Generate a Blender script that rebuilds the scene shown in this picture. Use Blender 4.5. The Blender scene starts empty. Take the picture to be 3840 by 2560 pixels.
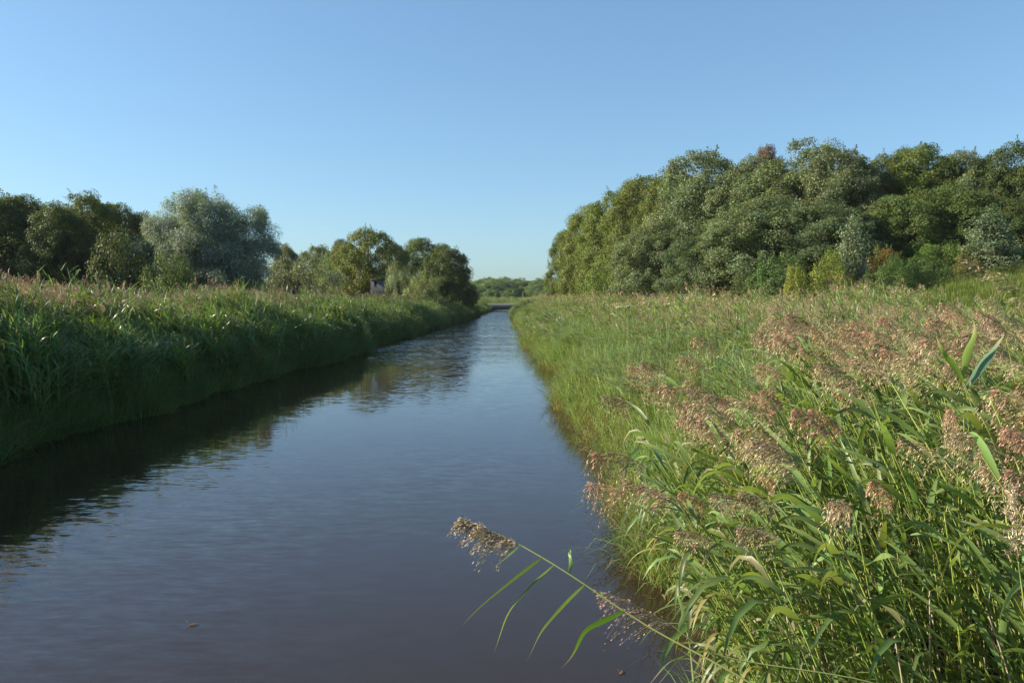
import bpy, math
import numpy as np
from mathutils import Vector, Matrix
C = bpy.context.scene.collection
sc = bpy.context.scene
R = math.radians
# ------------------------------------------------------------------ camera
F = 796.0; PITCH = math.atan(47/F); CAMH = 3.0
cd = bpy.data.cameras.new('camera'); cam = bpy.data.objects.new('camera', cd); C.objects.link(cam)
cd.sensor_width = 36; cd.lens = 36*F/1024; cd.clip_end = 6000; cd.clip_start = 0.05
cam.location = (0, 0, CAMH); cam.rotation_euler = (math.pi/2-PITCH, 0, 0)
sc.camera = cam
# ------------------------------------------------------------------ sky and sun
SUN_EL = 26.0; SUN_AZ = -86.0      # azimuth clockwise from +Y
w = bpy.data.worlds.new('World'); sc.world = w; w.use_nodes = True
nt = w.node_tree; nt.nodes.clear()
sky = nt.nodes.new('ShaderNodeTexSky'); sky.sky_type = 'NISHITA'; sky.sun_disc = False
sky.sun_elevation = R(SUN_EL); sky.sun_rotation = R(SUN_AZ); sky.altitude = 0
sky.air_density = 1.0; sky.dust_density = 0.7; sky.ozone_density = 3.0
bg = nt.nodes.new('ShaderNodeBackground'); bg.inputs[1].default_value = 0.094
gm = nt.nodes.new('ShaderNodeGamma'); gm.inputs[1].default_value = .70; nt.links.new(sky.outputs[0], gm.inputs[0])
tn = nt.nodes.new('ShaderNodeMix'); tn.data_type = 'RGBA'; tn.blend_type = 'MULTIPLY'; tn.inputs[0].default_value = 1; tn.inputs[7].default_value = (.84, 1.12, 1.31, 1)
nt.links.new(gm.outputs[0], tn.inputs[6])
wo = nt.nodes.new('ShaderNodeOutputWorld'); nt.links.new(tn.outputs[2], bg.inputs[0]); nt.links.new(bg.outputs[0], wo.inputs[0])
sl = bpy.data.lights.new('sun', 'SUN'); sl.energy = 5.0; sl.angle = R(0.5); sl.color = (1.0, 0.90, 0.76)
so = bpy.data.objects.new('sun', sl); C.objects.link(so)
sv = Vector((math.sin(R(SUN_AZ))*math.cos(R(SUN_EL)), math.cos(R(SUN_AZ))*math.cos(R(SUN_EL)), math.sin(R(SUN_EL))))
so.rotation_euler = (-sv).to_track_quat('-Z', 'Y').to_euler(); so.location = (-30, -5, 30)
sc.view_settings.view_transform = 'Standard'; sc.view_settings.look = 'None'
sc.view_settings.exposure = 1.2; sc.view_settings.gamma = 1.0
rng = np.random.default_rng(7)

# ------------------------------------------------------------------ helpers
def at(px, py, Y):
    """point at ground distance Y that is seen at pixel (px,py) of the 1024x682 picture"""
    v = (px-512)/F; u = (341-py)/F
    dx, dy, dz = v, math.cos(PITCH)+u*math.sin(PITCH), -math.sin(PITCH)+u*math.cos(PITCH)
    t = Y/dy
    return np.array([t*dx, Y, CAMH+t*dz])
def nrm(a):
    return a/np.maximum(np.linalg.norm(a, axis=-1, keepdims=True), 1e-9)
def tag(o, label=None, cat=None, group=None, kind=None):
    if label: o['label'] = label
    if cat: o['category'] = cat
    if group: o['group'] = group
    if kind: o['kind'] = kind
    return o
def empty(name, loc=(0, 0, 0), rz=0):
    o = bpy.data.objects.new(name, None); C.objects.link(o); o.location = loc; o.rotation_euler = (0, 0, rz); o.empty_display_size = .2
    return o
class MB:
    """collects faces with a colour and a material slot, and links them as ONE mesh"""
    def __init__(s): s.v = []; s.f = []; s.c = []; s.m = []; s.n = 0
    def add(s, v, f, c, m=0):
        v = np.asarray(v, float).reshape(-1, 3); f = np.asarray(f, np.int64)
        c = np.asarray(c, float)
        if c.ndim == 1: c = np.tile(c, (len(v), 1))
        s.v.append(v); s.f.append(f+s.n); s.c.append(c); s.m.append(np.full(len(f), m)); s.n += len(v)
    def merge(s, o):
        for v, f, c, m in zip(o.v, o.f, o.c, o.m):
            s.v.append(v); s.c.append(c); s.m.append(m)
        off = s.n
        for f in o.f: s.f.append(f+off)
        s.n += o.n
    def mesh(s, name, mats, smooth=False):
        V = np.concatenate(s.v); Cc = np.concatenate(s.c)
        me = bpy.data.meshes.new(name)
        tot = np.concatenate([np.full(len(f), f.shape[1]) for f in s.f]); loops = np.concatenate([f.ravel() for f in s.f])
        me.vertices.add(len(V)); me.vertices.foreach_set('co', V.astype(np.float32).ravel())
        me.loops.add(len(loops)); me.loops.foreach_set('vertex_index', loops.astype(np.int32))
        me.polygons.add(len(tot)); st = np.concatenate([[0], np.cumsum(tot)[:-1]])
        me.polygons.foreach_set('loop_start', st.astype(np.int32)); me.polygons.foreach_set('loop_total', tot.astype(np.int32))
        me.polygons.foreach_set('material_index', np.concatenate(s.m).astype(np.int32))
        if smooth: me.polygons.foreach_set('use_smooth', np.ones(len(tot), bool))
        ca = me.attributes.new('Col', 'FLOAT_COLOR', 'POINT')
        ca.data.foreach_set('color', np.concatenate([Cc, np.ones((len(Cc), 1))], 1).astype(np.float32).ravel())
        for m in mats: me.materials.append(m)
        me.update(calc_edges=True); me.validate()
        return me
    def build(s, name, mats, parent=None, smooth=False, link=True):
        o = bpy.data.objects.new(name, s.mesh(name, mats, smooth))
        if link: C.objects.link(o)
        if parent is not None: o.parent = parent
        return o
def jitter_col(c, n, r, amt=.25, hue=.12):
    c = np.asarray(c, float)
    b = 1+amt*r.normal(size=(n, 1))*.7; h = 1+hue*r.normal(size=(n, 3))*.5
    return np.clip(c*b*h, .004, .9)
def ribbons(mb, P, D, L, W, col, S=4, droop=1.0, twist=0.0, m=0, fold=0, wp=(.35, .8), roll=None, r=rng, tipcol=None):
    """M tapering blades: P base, D direction, L length, W width, drooping under gravity"""
    P = np.asarray(P, float); M = len(P); D = nrm(np.asarray(D, float))
    L = np.broadcast_to(L, (M,)).astype(float); W = np.broadcast_to(W, (M,)).astype(float)
    droop = np.broadcast_to(droop, (M,)).astype(float); twist = np.broadcast_to(twist, (M,)).astype(float)
    up = np.array([0, 0, 1.]); pos = P.copy(); rows = []; k = 3 if fold else 2
    side0 = np.cross(D, up); bad = np.linalg.norm(side0, axis=1) < .05
    side0[bad] = np.array([1, 0, 0]); side0 = nrm(side0)
    if roll is None: roll = r.uniform(-.6, .6, M)
    for i in range(S+1):
        t = i/S
        d = nrm(D - up*(droop*t*t*1.6)[:, None] - up*(droop*t*.4)[:, None])
        s = nrm(side0 - d*np.sum(side0*d, 1, keepdims=True)); n = np.cross(s, d)
        a = roll+twist*t
        ss = s*np.cos(a)[:, None]+n*np.sin(a)[:, None]; nn = np.cross(ss, d)
        wt = (W*.5)*((t+.06)**wp[0])*((1.0-t)**wp[1] if t < 1 else 0.02)*1.35
        if fold: rows += [pos-ss*wt[:, None], pos-nn*(wt*fold)[:, None], pos+ss*wt[:, None]]
        else: rows += [pos-ss*wt[:, None], pos+ss*wt[:, None]]
        pos = pos+d*(L/S)[:, None]
    V = np.stack(rows, 1)                       # M, (S+1)*k, 3
    fs = []
    for i in range(S):
        for j in range(k-1):
            a = i*k+j; fs.append([a, a+1, a+k+1, a+k])
    Fc = np.array(fs)[None]+(np.arange(M)*(S+1)*k)[:, None, None]
    col = np.asarray(col, float)
    if col.ndim == 1: col = np.tile(col, (M, 1))
    cc = np.repeat(col[:, None], (S+1)*k, 1)
    if tipcol is not None:
        g = np.repeat(np.clip((np.linspace(0, 1, S+1)-.7)/.3, 0, 1), k)[None, :, None]
        cc = cc*(1-g)+np.asarray(tipcol)[None, None]*g
    mb.add(V.reshape(-1, 3), Fc.reshape(-1, 4), cc.reshape(-1, 3), m)
def diamonds(mb, P, D, L, W, col, m=0, r=rng, face=None):
    P = np.asarray(P, float); M = len(P); D = nrm(D)
    q = nrm(r.normal(size=(M, 3))) if face is None else face
    if face is not None: D = nrm(D-q*np.sum(D*q, 1, keepdims=True))
    s = nrm(np.cross(D, q))
    L = np.broadcast_to(L, (M,))[:, None]; W = np.broadcast_to(W, (M,))[:, None]*.5
    V = np.stack([P, P+D*L*.45+s*W, P+D*L, P+D*L*.45-s*W], 1)
    Fc = np.arange(M*4).reshape(M, 4)
    col = np.asarray(col, float)
    if col.ndim == 1: col = np.tile(col, (M, 1))
    mb.add(V.reshape(-1, 3), Fc, np.repeat(col, 4, 0), m)
def tube(mb, pts, rad, col, n=6, m=0, cap=True):
    pts = np.asarray(pts, float); K = len(pts); rad = np.broadcast_to(rad, (K,))
    T = nrm(np.gradient(pts, axis=0)); ref = np.array([0, 1., 0]) if abs(T[0][1]) < .8 else np.array([1., 0, 0])
    s = nrm(np.cross(T, ref)); b = np.cross(T, s)
    a = np.arange(n)*2*math.pi/n
    V = pts[:, None]+rad[:, None, None]*(s[:, None]*np.cos(a)[None, :, None]+b[:, None]*np.sin(a)[None, :, None])
    f = [[i*n+j, i*n+(j+1) % n, (i+1)*n+(j+1) % n, (i+1)*n+j] for i in range(K-1) for j in range(n)]
    mb.add(V.reshape(-1, 3), f, col, m)
    if cap:
        for e in (0, K-1): mb.add(V[e], [list(range(n))], col, m)
def box(mb, c, s, col, m=0, rz=0):
    x, y, z = np.array(s)/2
    v = np.array([[a, b, d] for a in (-x, x) for b in (-y, y) for d in (-z, z)])
    ca, sa = math.cos(rz), math.sin(rz); v = v@np.array([[ca, sa, 0], [-sa, ca, 0], [0, 0, 1]])+np.array(c)
    mb.add(v, [[0, 1, 3, 2], [4, 6, 7, 5], [0, 4, 5, 1], [2, 3, 7, 6], [0, 2, 6, 4], [1, 5, 7, 3]], col, m)
# ------------------------------------------------------------------ materials
def mat(name): 
    m = bpy.data.materials.new(name); m.use_nodes = True; t = m.node_tree; t.nodes.clear(); return m, t
def leaf_mat(name, objcol=False, transl=.28, rough=.5, spec=.35, var=.25):
    m, t = mat(name); N = t.nodes.new; Lk = t.links.new
    at_ = N('ShaderNodeAttribute'); at_.attribute_name = 'Col'
    oi = N('ShaderNodeObjectInfo'); colsock = at_.outputs['Color']
    if objcol:
        mx = N('ShaderNodeMix'); mx.data_type = 'RGBA'; mx.blend_type = 'MULTIPLY'; mx.inputs[0].default_value = 1
        Lk(at_.outputs['Color'], mx.inputs[6]); Lk(oi.outputs['Color'], mx.inputs[7]); colsock = mx.outputs[2]
    hs = N('ShaderNodeHueSaturation'); mr = N('ShaderNodeMapRange'); mr.inputs[3].default_value = 1-var; mr.inputs[4].default_value = 1+var
    mh = N('ShaderNodeMapRange'); mh.inputs[3].default_value = .488; mh.inputs[4].default_value = .512
    Lk(oi.outputs['Random'], mr.inputs[0]); Lk(oi.outputs['Random'], mh.inputs[0]); Lk(mr.outputs[0], hs.inputs['Value']); Lk(mh.outputs[0], hs.inputs['Hue'])
    Lk(colsock, hs.inputs['Color'])
    p = N('ShaderNodeBsdfPrincipled'); p.inputs['Roughness'].default_value = rough; p.inputs['Specular IOR Level'].default_value = spec
    Lk(hs.outputs[0], p.inputs['Base Color'])
    tr = N('ShaderNodeBsdfTranslucent'); ty = N('ShaderNodeMix'); ty.data_type = 'RGBA'; ty.blend_type = 'MULTIPLY'; ty.inputs[0].default_value = 1
    ty.inputs[7].default_value = (1.5, 1.6, .7, 1); Lk(hs.outputs[0], ty.inputs[6]); Lk(ty.outputs[2], tr.inputs[0])
    ms = N('ShaderNodeMixShader'); ms.inputs[0].default_value = transl; Lk(p.outputs[0], ms.inputs[1]); Lk(tr.outputs[0], ms.inputs[2])
    o = N('ShaderNodeOutputMaterial'); Lk(ms.outputs[0], o.inputs[0]); return m
M_leaf = leaf_mat('reed_leaf', transl=.32, rough=.42, spec=.32)
M_stem = leaf_mat('reed_stem', transl=.0, rough=.45, spec=.4, var=.15)
M_plume = leaf_mat('reed_plume', transl=.25, rough=.45, spec=.5, var=.15)
M_grass = leaf_mat('grass_blade', transl=.3, rough=.5, spec=.35)
M_crown = leaf_mat('tree_leaf', objcol=True, transl=.28, rough=.5, spec=.22, var=0.0)
RM = [M_leaf, M_stem, M_plume]
def noise_mat(name, c1, c2, scale=3, rough=.9, stretch=(1, 1, 1), bump=.4, spec=.2, detail=6):
    m, t = mat(name); N = t.nodes.new; Lk = t.links.new
    tc = N('ShaderNodeTexCoord'); mp = N('ShaderNodeMapping'); mp.inputs['Scale'].default_value = stretch
    no = N('ShaderNodeTexNoise'); no.inputs['Scale'].default_value = scale; no.inputs['Detail'].default_value = detail; no.inputs['Roughness'].default_value = .65
    cr = N('ShaderNodeValToRGB'); cr.color_ramp.elements[0].color = (*c1, 1); cr.color_ramp.elements[1].color = (*c2, 1)
    cr.color_ramp.elements[0].position = .32; cr.color_ramp.elements[1].position = .68
    p = N('ShaderNodeBsdfPrincipled'); p.inputs['Roughness'].default_value = rough; p.inputs['Specular IOR Level'].default_value = spec
    b = N('ShaderNodeBump'); b.inputs['Strength'].default_value = bump; b.inputs['Distance'].default_value = .05
    Lk(tc.outputs['Object'], mp.inputs[0]); Lk(mp.outputs[0], no.inputs[0]); Lk(no.outputs[0], cr.inputs[0]); Lk(cr.outputs[0], p.inputs['Base Color'])
    Lk(no.outputs[0], b.inputs['Height']); Lk(b.outputs[0], p.inputs['Normal'])
    o = N('ShaderNodeOutputMaterial'); Lk(p.outputs[0], o.inputs[0]); return m
M_ground = noise_mat('soil_and_turf', (.010, .009, .006), (.028, .032, .014), 2.5)
M_bark = noise_mat('bark', (.035, .028, .02), (.10, .085, .065), 6, stretch=(1, 1, .2))
M_board = noise_mat('weathered_board', (.10, .10, .10), (.21, .21, .20), 9, stretch=(3, 3, .25), rough=.85)
M_boardpale_lit = noise_mat('pale_sunlit_board', (.34, .32, .28), (.50, .47, .42), 9, stretch=(3, 3, .25), rough=.85)  # paler copy of the hut boards, sunlight included in the colour
M_roof = noise_mat('roof_felt', (.06, .06, .055), (.13, .13, .11), 5)
M_void = noise_mat('dark_inside', (.008, .008, .008), (.015, .014, .012), 5)
M_pipe = noise_mat('painted_steel_pipe', (.11, .13, .10), (.17, .185, .15), 1.2, rough=.55, stretch=(.3, 1, 1), bump=.05, spec=.4)
def water_mat():
    m, t = mat('canal_water'); N = t.nodes.new; Lk = t.links.new
    tc = N('ShaderNodeTexCoord'); sx = N('ShaderNodeSeparateXYZ'); Lk(tc.outputs['Object'], sx.inputs[0])
    def vm(op, a, b):
        n = N('ShaderNodeVectorMath'); n.operation = op
        for i, q in enumerate((a, b)):
            if q is None: continue
            if isinstance(q, tuple): n.inputs[i].default_value = q
            else: Lk(q, n.inputs[i])
        return n.outputs[0]
    def ramp(src, a, b, c, d):
        n = N('ShaderNodeMapRange'); n.inputs[1].default_value = a; n.inputs[2].default_value = b; n.inputs[3].default_value = c; n.inputs[4].default_value = d; Lk(src, n.inputs[0]); return n.outputs[0]
    def wave(scale, sx_, sy_, rot, detail, out='Color'):
        mp = N('ShaderNodeMapping'); mp.inputs['Scale'].default_value = (sx_, sy_, 1); mp.inputs['Rotation'].default_value = (0, 0, R(rot))
        no = N('ShaderNodeTexNoise'); no.inputs['Scale'].default_value = scale; no.inputs['Detail'].default_value = detail; no.inputs['Roughness'].default_value = .5
        Lk(tc.outputs['Object'], mp.inputs[0]); Lk(mp.outputs[0], no.inputs[0]); return no.outputs[out]
    # slope of the surface: fine ripples, slower swell, gusts, and open wind-ruffled water farther down the canal
    fine = vm('SUBTRACT', wave(19, .38, 1.4, 14, 2), (.5, .5, .5)); mid = vm('SUBTRACT', wave(6.5, .42, 1.5, -8, 2), (.5, .5, .5))
    gust = ramp(wave(.2, .8, .5, 20, 2, 0), .40, .62, .03, .12); far = ramp(sx.outputs[1], 31, 48, 0, .65); ripx = ramp(wave(.9, .25, .5, 5, 4, 0), .35, .65, .25, 1.3)
    mm = N('ShaderNodeMath'); mm.operation = 'MULTIPLY_ADD'; Lk(far, mm.inputs[0]); Lk(ripx, mm.inputs[1]); Lk(gust, mm.inputs[2])
    sl_ = N('ShaderNodeVectorMath'); sl_.operation = 'SCALE'; Lk(vm('ADD', vm('MULTIPLY', fine, (.5, .8, 0)), vm('MULTIPLY', mid, (.6, 1.0, 0))), sl_.inputs[0]); Lk(mm.outputs[0], sl_.inputs['Scale'])
    nrm_ = vm('NORMALIZE', vm('ADD', sl_.outputs[0], (0, 0, 1)), None)
    p = N('ShaderNodeBsdfPrincipled'); p.inputs['Base Color'].default_value = (.027, .018, .011, 1); p.inputs['IOR'].default_value = 1.42; p.inputs['Roughness'].default_value = .035
    Lk(nrm_, p.inputs['Normal'])
    o = N('ShaderNodeOutputMaterial'); Lk(p.outputs[0], o.inputs[0]); return m
M_water = water_mat()

# ------------------------------------------------------------------ the lie of the land
def right_edge(y):
    y = np.asarray(y, float)
    b = np.interp(y, [-12, 5, 15, 25, 40, 60, 85, 120, 150, 200], [1.6, 1.6, 1.75, 1.75, 1.4, 1.0, .6, .4, .3, 0])
    return b+(.10*np.sin(y*1.1)+.14*np.sin(y*.47+1)+.07*np.sin(y*2.7)+.12*np.sin(y*.23+.5))*np.clip(y/8, .4, 1.4)
def left_edge(y):
    y = np.asarray(y, float)
    b = np.interp(y, [-12, 5, 14, 21, 38, 53, 73, 106, 157, 200], [-9.6, -9.5, -9.3, -9.2, -8.3, -7.5, -6.7, -5.0, -3.9, -3.0])
    return b+.18*np.sin(y*.9+2)+.22*np.sin(y*.37)+.10*np.sin(y*2.3)+.2*np.sin(y*.19+1)
def sstep(t): t = np.clip(t, 0, 1); return t*t*(3-2*t)
def land(x, y):
    x = np.asarray(x, float); y = np.asarray(y, float)
    dR = x-right_edge(y); dL = left_edge(y)-x; dC = (y-172)*.5
    d = np.maximum(np.maximum(dR, dL), dC)
    h = np.interp(d, [-2, -.4, 0, .25, 1.2, 3.5], [-.9, -.45, -.03, .16, .42, .6])
    h = h+np.where(dL > 0, .25*sstep(dL/3)*sstep((110-y)/60), 0)
    h = h+3.6*sstep((x-13)/18)*sstep((y-28)/20)
    h = h+.06*np.sin(x*1.3+y*.7)*np.clip(d, 0, 1)
    return h, d
xo = np.array([-2500, -900, -300, -120, -60, -40, -30, -22, -16, -12, -9, -7, -5, -4, -3, -2.2, -1.5, -1, -.6, -.3, -.1])
ys = np.concatenate([np.arange(-14, 60, .7), np.arange(60, 200, 1.5), [210, 240, 300, 400, 600, 1000, 1800, 3500]])
rows = []
for y in ys:
    l, r_ = float(left_edge(min(y, 200))), float(right_edge(min(y, 200)))
    rows.append(np.concatenate([l+xo, l+(r_-l)*np.linspace(0, 1, 12), r_-xo[::-1]]))
X = np.array(rows); Yg = np.repeat(ys[:, None], X.shape[1], 1); Z, _ = land(X, np.minimum(Yg, 400))
nr, nc = X.shape
gb = MB(); idx = np.arange(nr*nc).reshape(nr, nc)
gb.add(np.stack([X, Yg, Z], -1).reshape(-1, 3), np.stack([idx[:-1, :-1], idx[:-1, 1:], idx[1:, 1:], idx[1:, :-1]], -1).reshape(-1, 4), (1, 1, 1))
g = gb.build('ground', [M_ground], smooth=True); tag(g, kind='structure', label='low grassy ground and canal banks')
wb = MB(); wb.add([[-16, -14, 0], [8, -14, 0], [8, 178, 0], [-16, 178, 0]], [[0, 1, 2, 3]], (1, 1, 1))
wo_ = wb.build('water', [M_water]); tag(wo_, kind='structure', label='dark still canal water')

# ------------------------------------------------------------------ reeds
WIND = np.array([-1, .25, 0.]); WIND /= np.linalg.norm(WIND)
LEAFC = (.142, .200, .058); STEMC = (.27, .30, .06); PLUMEC = (.35, .225, .145)
def stem_curve(L, lean, n=9, side=0.0):
    t = np.linspace(0, 1, n); x = -lean*L*(t**1.7)*.75
    zz = L*t*(1-.22*lean*t); return np.stack([x, side*L*t**1.5, zz], 1)
def curve_at(pts, t):
    k = t*(len(pts)-1); i = min(int(k), len(pts)-2); f = k-i
    return pts[i]*(1-f)+pts[i+1]*f, nrm(pts[i+1]-pts[i])
def plume(mb, P, T, length, r, nb=26, ns=13, sl=.015, sw=.0045, col=PLUMEC, m=2, wind=WIND, full=1.0, droop=1.0, axd=1.0):
    """drooping one-sided feathery flower head"""
    K = 8; ax = [np.array(P, float)]; d = nrm(np.array(T, float))
    for i in range(K):
        d = nrm(d+wind*.08*droop*axd-np.array([0, 0, .08*droop*axd])); ax.append(ax[-1]+d*length/K)
    ax = np.array(ax); tube(mb, ax, np.linspace(.0018, .0006, K+1), (.22, .22, .09), 3, m=1, cap=False)
    for b in range(nb):
        s = (b+r.uniform(0, 1))/nb*.97; p, td = curve_at(ax, s)
        bl = length*(.55-.38*s)*r.choice([.5, .8, 1.0, 1.3])*full
        bd = nrm(td*r.uniform(.5, 1.0)+wind*r.uniform(0, .55)+r.normal(size=3)*.2)
        u = np.linspace(.12, 1, ns)+r.uniform(-.03, .03, ns); bp = np.linspace(0, 1, 4)[:, None]; tube(mb, p+bl*(bd*bp-np.array([0, 0, .75])*bp**1.8*.8), .0006, (.2, .19, .09), 3, m=1, cap=False) if sl < .02 else None
        dr = r.uniform(1.1, 2.0)*droop
        q = p+bl*(bd*u[:, None]+np.array([0, 0, -1.])*(dr*.75*u**1.8)[:, None])+r.normal(size=(ns, 3))*.006*(sl/.015)**.5
        tan = nrm(bd-np.array([0, 0, 1.])*(dr*1.2*u[:, None])+r.normal(size=(ns, 3))*.22)
        cc = jitter_col(col, ns, r, .45, .15); pale = r.random(ns) < .3; cc[pale] = cc[pale]*1.8; cc[~pale] = cc[~pale]*r.choice([.55, .8, 1.0])
        diamonds(mb, q, tan, sl*r.uniform(.7, 1.4, ns), sw, cc, m, r)
def make_reed_bits(seed, L=2.4, lean=.35, nleaf=9, pl=.28, S=7, fold=.25, lw=.026, nb=26, ns=13, sl=.015, sw=.0045, side=0, stem_n=5, pts=None, lc=LEAFC, pc=None, rad=.0058, tmin=.3, ld=(.2, 1.1), ll=(.28, .5)):
    r = np.random.default_rng(seed); pts = stem_curve(L, lean, side=side) if pts is None else np.asarray(pts, float)
    st = MB(); tube(st, pts, np.linspace(rad, rad*.5, len(pts)), jitter_col(STEMC, 1, r, .2)[0], stem_n, m=1, cap=False)
    leaves = []
    for k in range(nleaf):
        t = tmin+(.93-tmin)*k/max(nleaf-1, 1)+r.uniform(-.02, .02); p, T = curve_at(pts, t)
        s = 1 if k % 2 else -1; a = r.normal(0, .5)
        out = WIND*r.uniform(-.2, .8)+np.array([0, 1, 0])*s*r.uniform(.3, 1.1)+np.array([math.cos(a), math.sin(a), 0])*.2*s
        D = nrm(T*r.uniform(.5, .9)+out*.75)
        b = MB(); yellow = r.random() < .06
        c = jitter_col((.21, .18, .075) if yellow else lc, 1, r, .25, .12)
        ribbons(b, [p], [D], r.uniform(*ll)*(1 if t < .85 else .8), lw*r.uniform(.7, 1.2), c, S=S, droop=r.uniform(*ld), twist=r.normal(0, .9), fold=fold, r=r,
                tipcol=(.26, .22, .10) if r.random() < .25 else None)
        leaves.append(b)
    pb = None
    if pl:
        pb = MB(); p, T = curve_at(pts, 1.0); plume(pb, pts[-1], nrm(pts[-1]-pts[-2]), pl*r.uniform(.85, 1.2), r, nb, ns, sl, sw, col=jitter_col(pc or PLUMEC, 1, r, .25, .12)[0])
    return st, leaves, pb
def joined(seed, **k):
    st, lv, pb = make_reed_bits(seed, **k); o = MB(); o.merge(st)
    for l in lv: o.merge(l)
    if pb: o.merge(pb)
    return o
def shifted(mb, off, rz=0, s=1.0):
    ca, sa = math.cos(rz), math.sin(rz); Rm = np.array([[ca, sa, 0], [-sa, ca, 0], [0, 0, 1]])*s
    mb.v = [v@Rm+np.array(off) for v in mb.v]; return mb

# scattering of uncountable plants: points carry index, rotation and size
def scatter(name, protos, P, rot, scale, idx, label):
    N = len(P); me = bpy.data.meshes.new(name); me.vertices.add(N); me.vertices.foreach_set('co', np.asarray(P, np.float32).ravel())
    for an, ty, arr in (('rot', 'FLOAT_VECTOR', rot), ('scl', 'FLOAT_VECTOR', scale)):
        a = me.attributes.new(an, ty, 'POINT'); a.data.foreach_set('vector', np.asarray(arr, np.float32).ravel())
    a = me.attributes.new('idx', 'INT', 'POINT'); a.data.foreach_set('value', np.asarray(idx, np.int32))
    o = bpy.data.objects.new(name, me); C.objects.link(o)
    col = bpy.data.collections.new(name+'_sources')
    for p in protos: col.objects.link(p)
    ng = bpy.data.node_groups.new(name+'_scatter', 'GeometryNodeTree')
    ng.interface.new_socket('Geometry', in_out='INPUT', socket_type='NodeSocketGeometry'); ng.interface.new_socket('Geometry', in_out='OUTPUT', socket_type='NodeSocketGeometry')
    N_ = ng.nodes.new; Lk = ng.links.new; gi = N_('NodeGroupInput'); go = N_('NodeGroupOutput'); ip = N_('GeometryNodeInstanceOnPoints'); ci = N_('GeometryNodeCollectionInfo')
    ci.inputs['Collection'].default_value = col; ci.inputs['Separate Children'].default_value = True; ci.inputs['Reset Children'].default_value = True
    ip.inputs['Pick Instance'].default_value = True
    def na(n, ty):
        q = N_('GeometryNodeInputNamedAttribute'); q.data_type = ty; q.inputs['Name'].default_value = n; return q.outputs['Attribute']
    Lk(gi.outputs[0], ip.inputs['Points']); Lk(ci.outputs[0], ip.inputs['Instance']); Lk(na('idx', 'INT'), ip.inputs['Instance Index'])
    Lk(na('rot', 'FLOAT_VECTOR'), ip.inputs['Rotation']); Lk(na('scl', 'FLOAT_VECTOR'), ip.inputs['Scale']); Lk(ip.outputs[0], go.inputs[0])
    md = o.modifiers.new('scatter', 'NODES'); md.node_group = ng
    tag(o, label, kind='stuff'); return o
def proto(mb, name, mats): return mb.build(name, mats, link=False)

# near single reeds as plant stuff
near_protos = []
for i in range(8):
    near_protos.append(proto(joined(100+i, L=2.0+.08*(i % 4), lean=.20+.06*(i % 4), nleaf=10, pl=.26 if i == 2 else 0, S=5, nb=30, ns=20, sl=.018, sw=.0042, lw=.040, ld=(.0, .7) if i < 6 else (1.0, 2.4), ll=(.28, .52) if i < 6 else (.4, .65), stem_n=4, rad=.0056, side=.03*((i % 3)-1), tmin=.2), 'reed', RM))
_d = MB()
for k in range(3):
    tube(_d, stem_curve(1.9-.3*k, .15+.12*k, side=.1*k-.1)+np.array([.06*k, .05*k, 0]), .0042, (.42, .35, .22), 4, m=1, cap=False)
_d.v = [v for v in _d.v]; near_protos.append(proto(_d, 'reed_stalks', RM))
# clumps of ten reeds seen from 8-35 m
def clump(seed, n=11, rad=.35, L=2.2, pl=True, low=False, lc=(.195, .245, .095), pc=(.33, .225, .145), hf=None):  # default leaf colour is lightened to imitate sun on the right bank
    r = np.random.default_rng(seed); o = MB()
    for k in range(n):
        a = r.uniform(0, 6.28); q = rad*math.sqrt(r.random())
        hp = pl and r.random() < (hf or (.2 if low else .19))
        if low:
            b = joined(seed*50+k, L=L*r.uniform(.8, 1.05), lean=r.uniform(.1, .35), nleaf=9, pl=.26 if hp else 0, S=3, fold=0, lw=.060, nb=7, ns=6, sl=.05, sw=.016, stem_n=3, rad=.006, tmin=.25, lc=lc, pc=pc)
        else:
            b = joined(seed*50+k, L=L*r.uniform(.8, 1.08), lean=r.uniform(.12, .42), nleaf=11, pl=.26 if hp else 0, ld=(.05, .8), ll=(.3, .55), S=4, fold=0, lw=.046, nb=14, ns=8, sl=.026, sw=.008, stem_n=3, rad=.005, tmin=.2, lc=lc, pc=pc)
        o.merge(shifted(b, (q*math.cos(a), q*math.sin(a), 0), r.normal(0, .35)))
    return o
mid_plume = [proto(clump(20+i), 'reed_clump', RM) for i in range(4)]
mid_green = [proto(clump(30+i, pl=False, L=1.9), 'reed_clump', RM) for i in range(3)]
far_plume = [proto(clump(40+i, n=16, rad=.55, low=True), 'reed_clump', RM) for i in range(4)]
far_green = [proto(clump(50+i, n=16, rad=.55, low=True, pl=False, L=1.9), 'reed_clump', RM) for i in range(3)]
LC_ = dict(lc=(.105, .168, .046), pc=(.26, .16, .135), hf=.38)  # same reeds, leaf colour darkened to stand for shade on the left bank
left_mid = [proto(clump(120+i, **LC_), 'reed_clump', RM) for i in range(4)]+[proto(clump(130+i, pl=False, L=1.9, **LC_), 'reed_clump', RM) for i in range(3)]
left_far = [proto(clump(140+i, n=16, rad=.55, low=True, **LC_), 'reed_clump', RM) for i in range(4)]+[proto(clump(150+i, n=16, rad=.55, low=True, pl=False, L=1.9, **LC_), 'reed_clump', RM) for i in range(3)]
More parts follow.
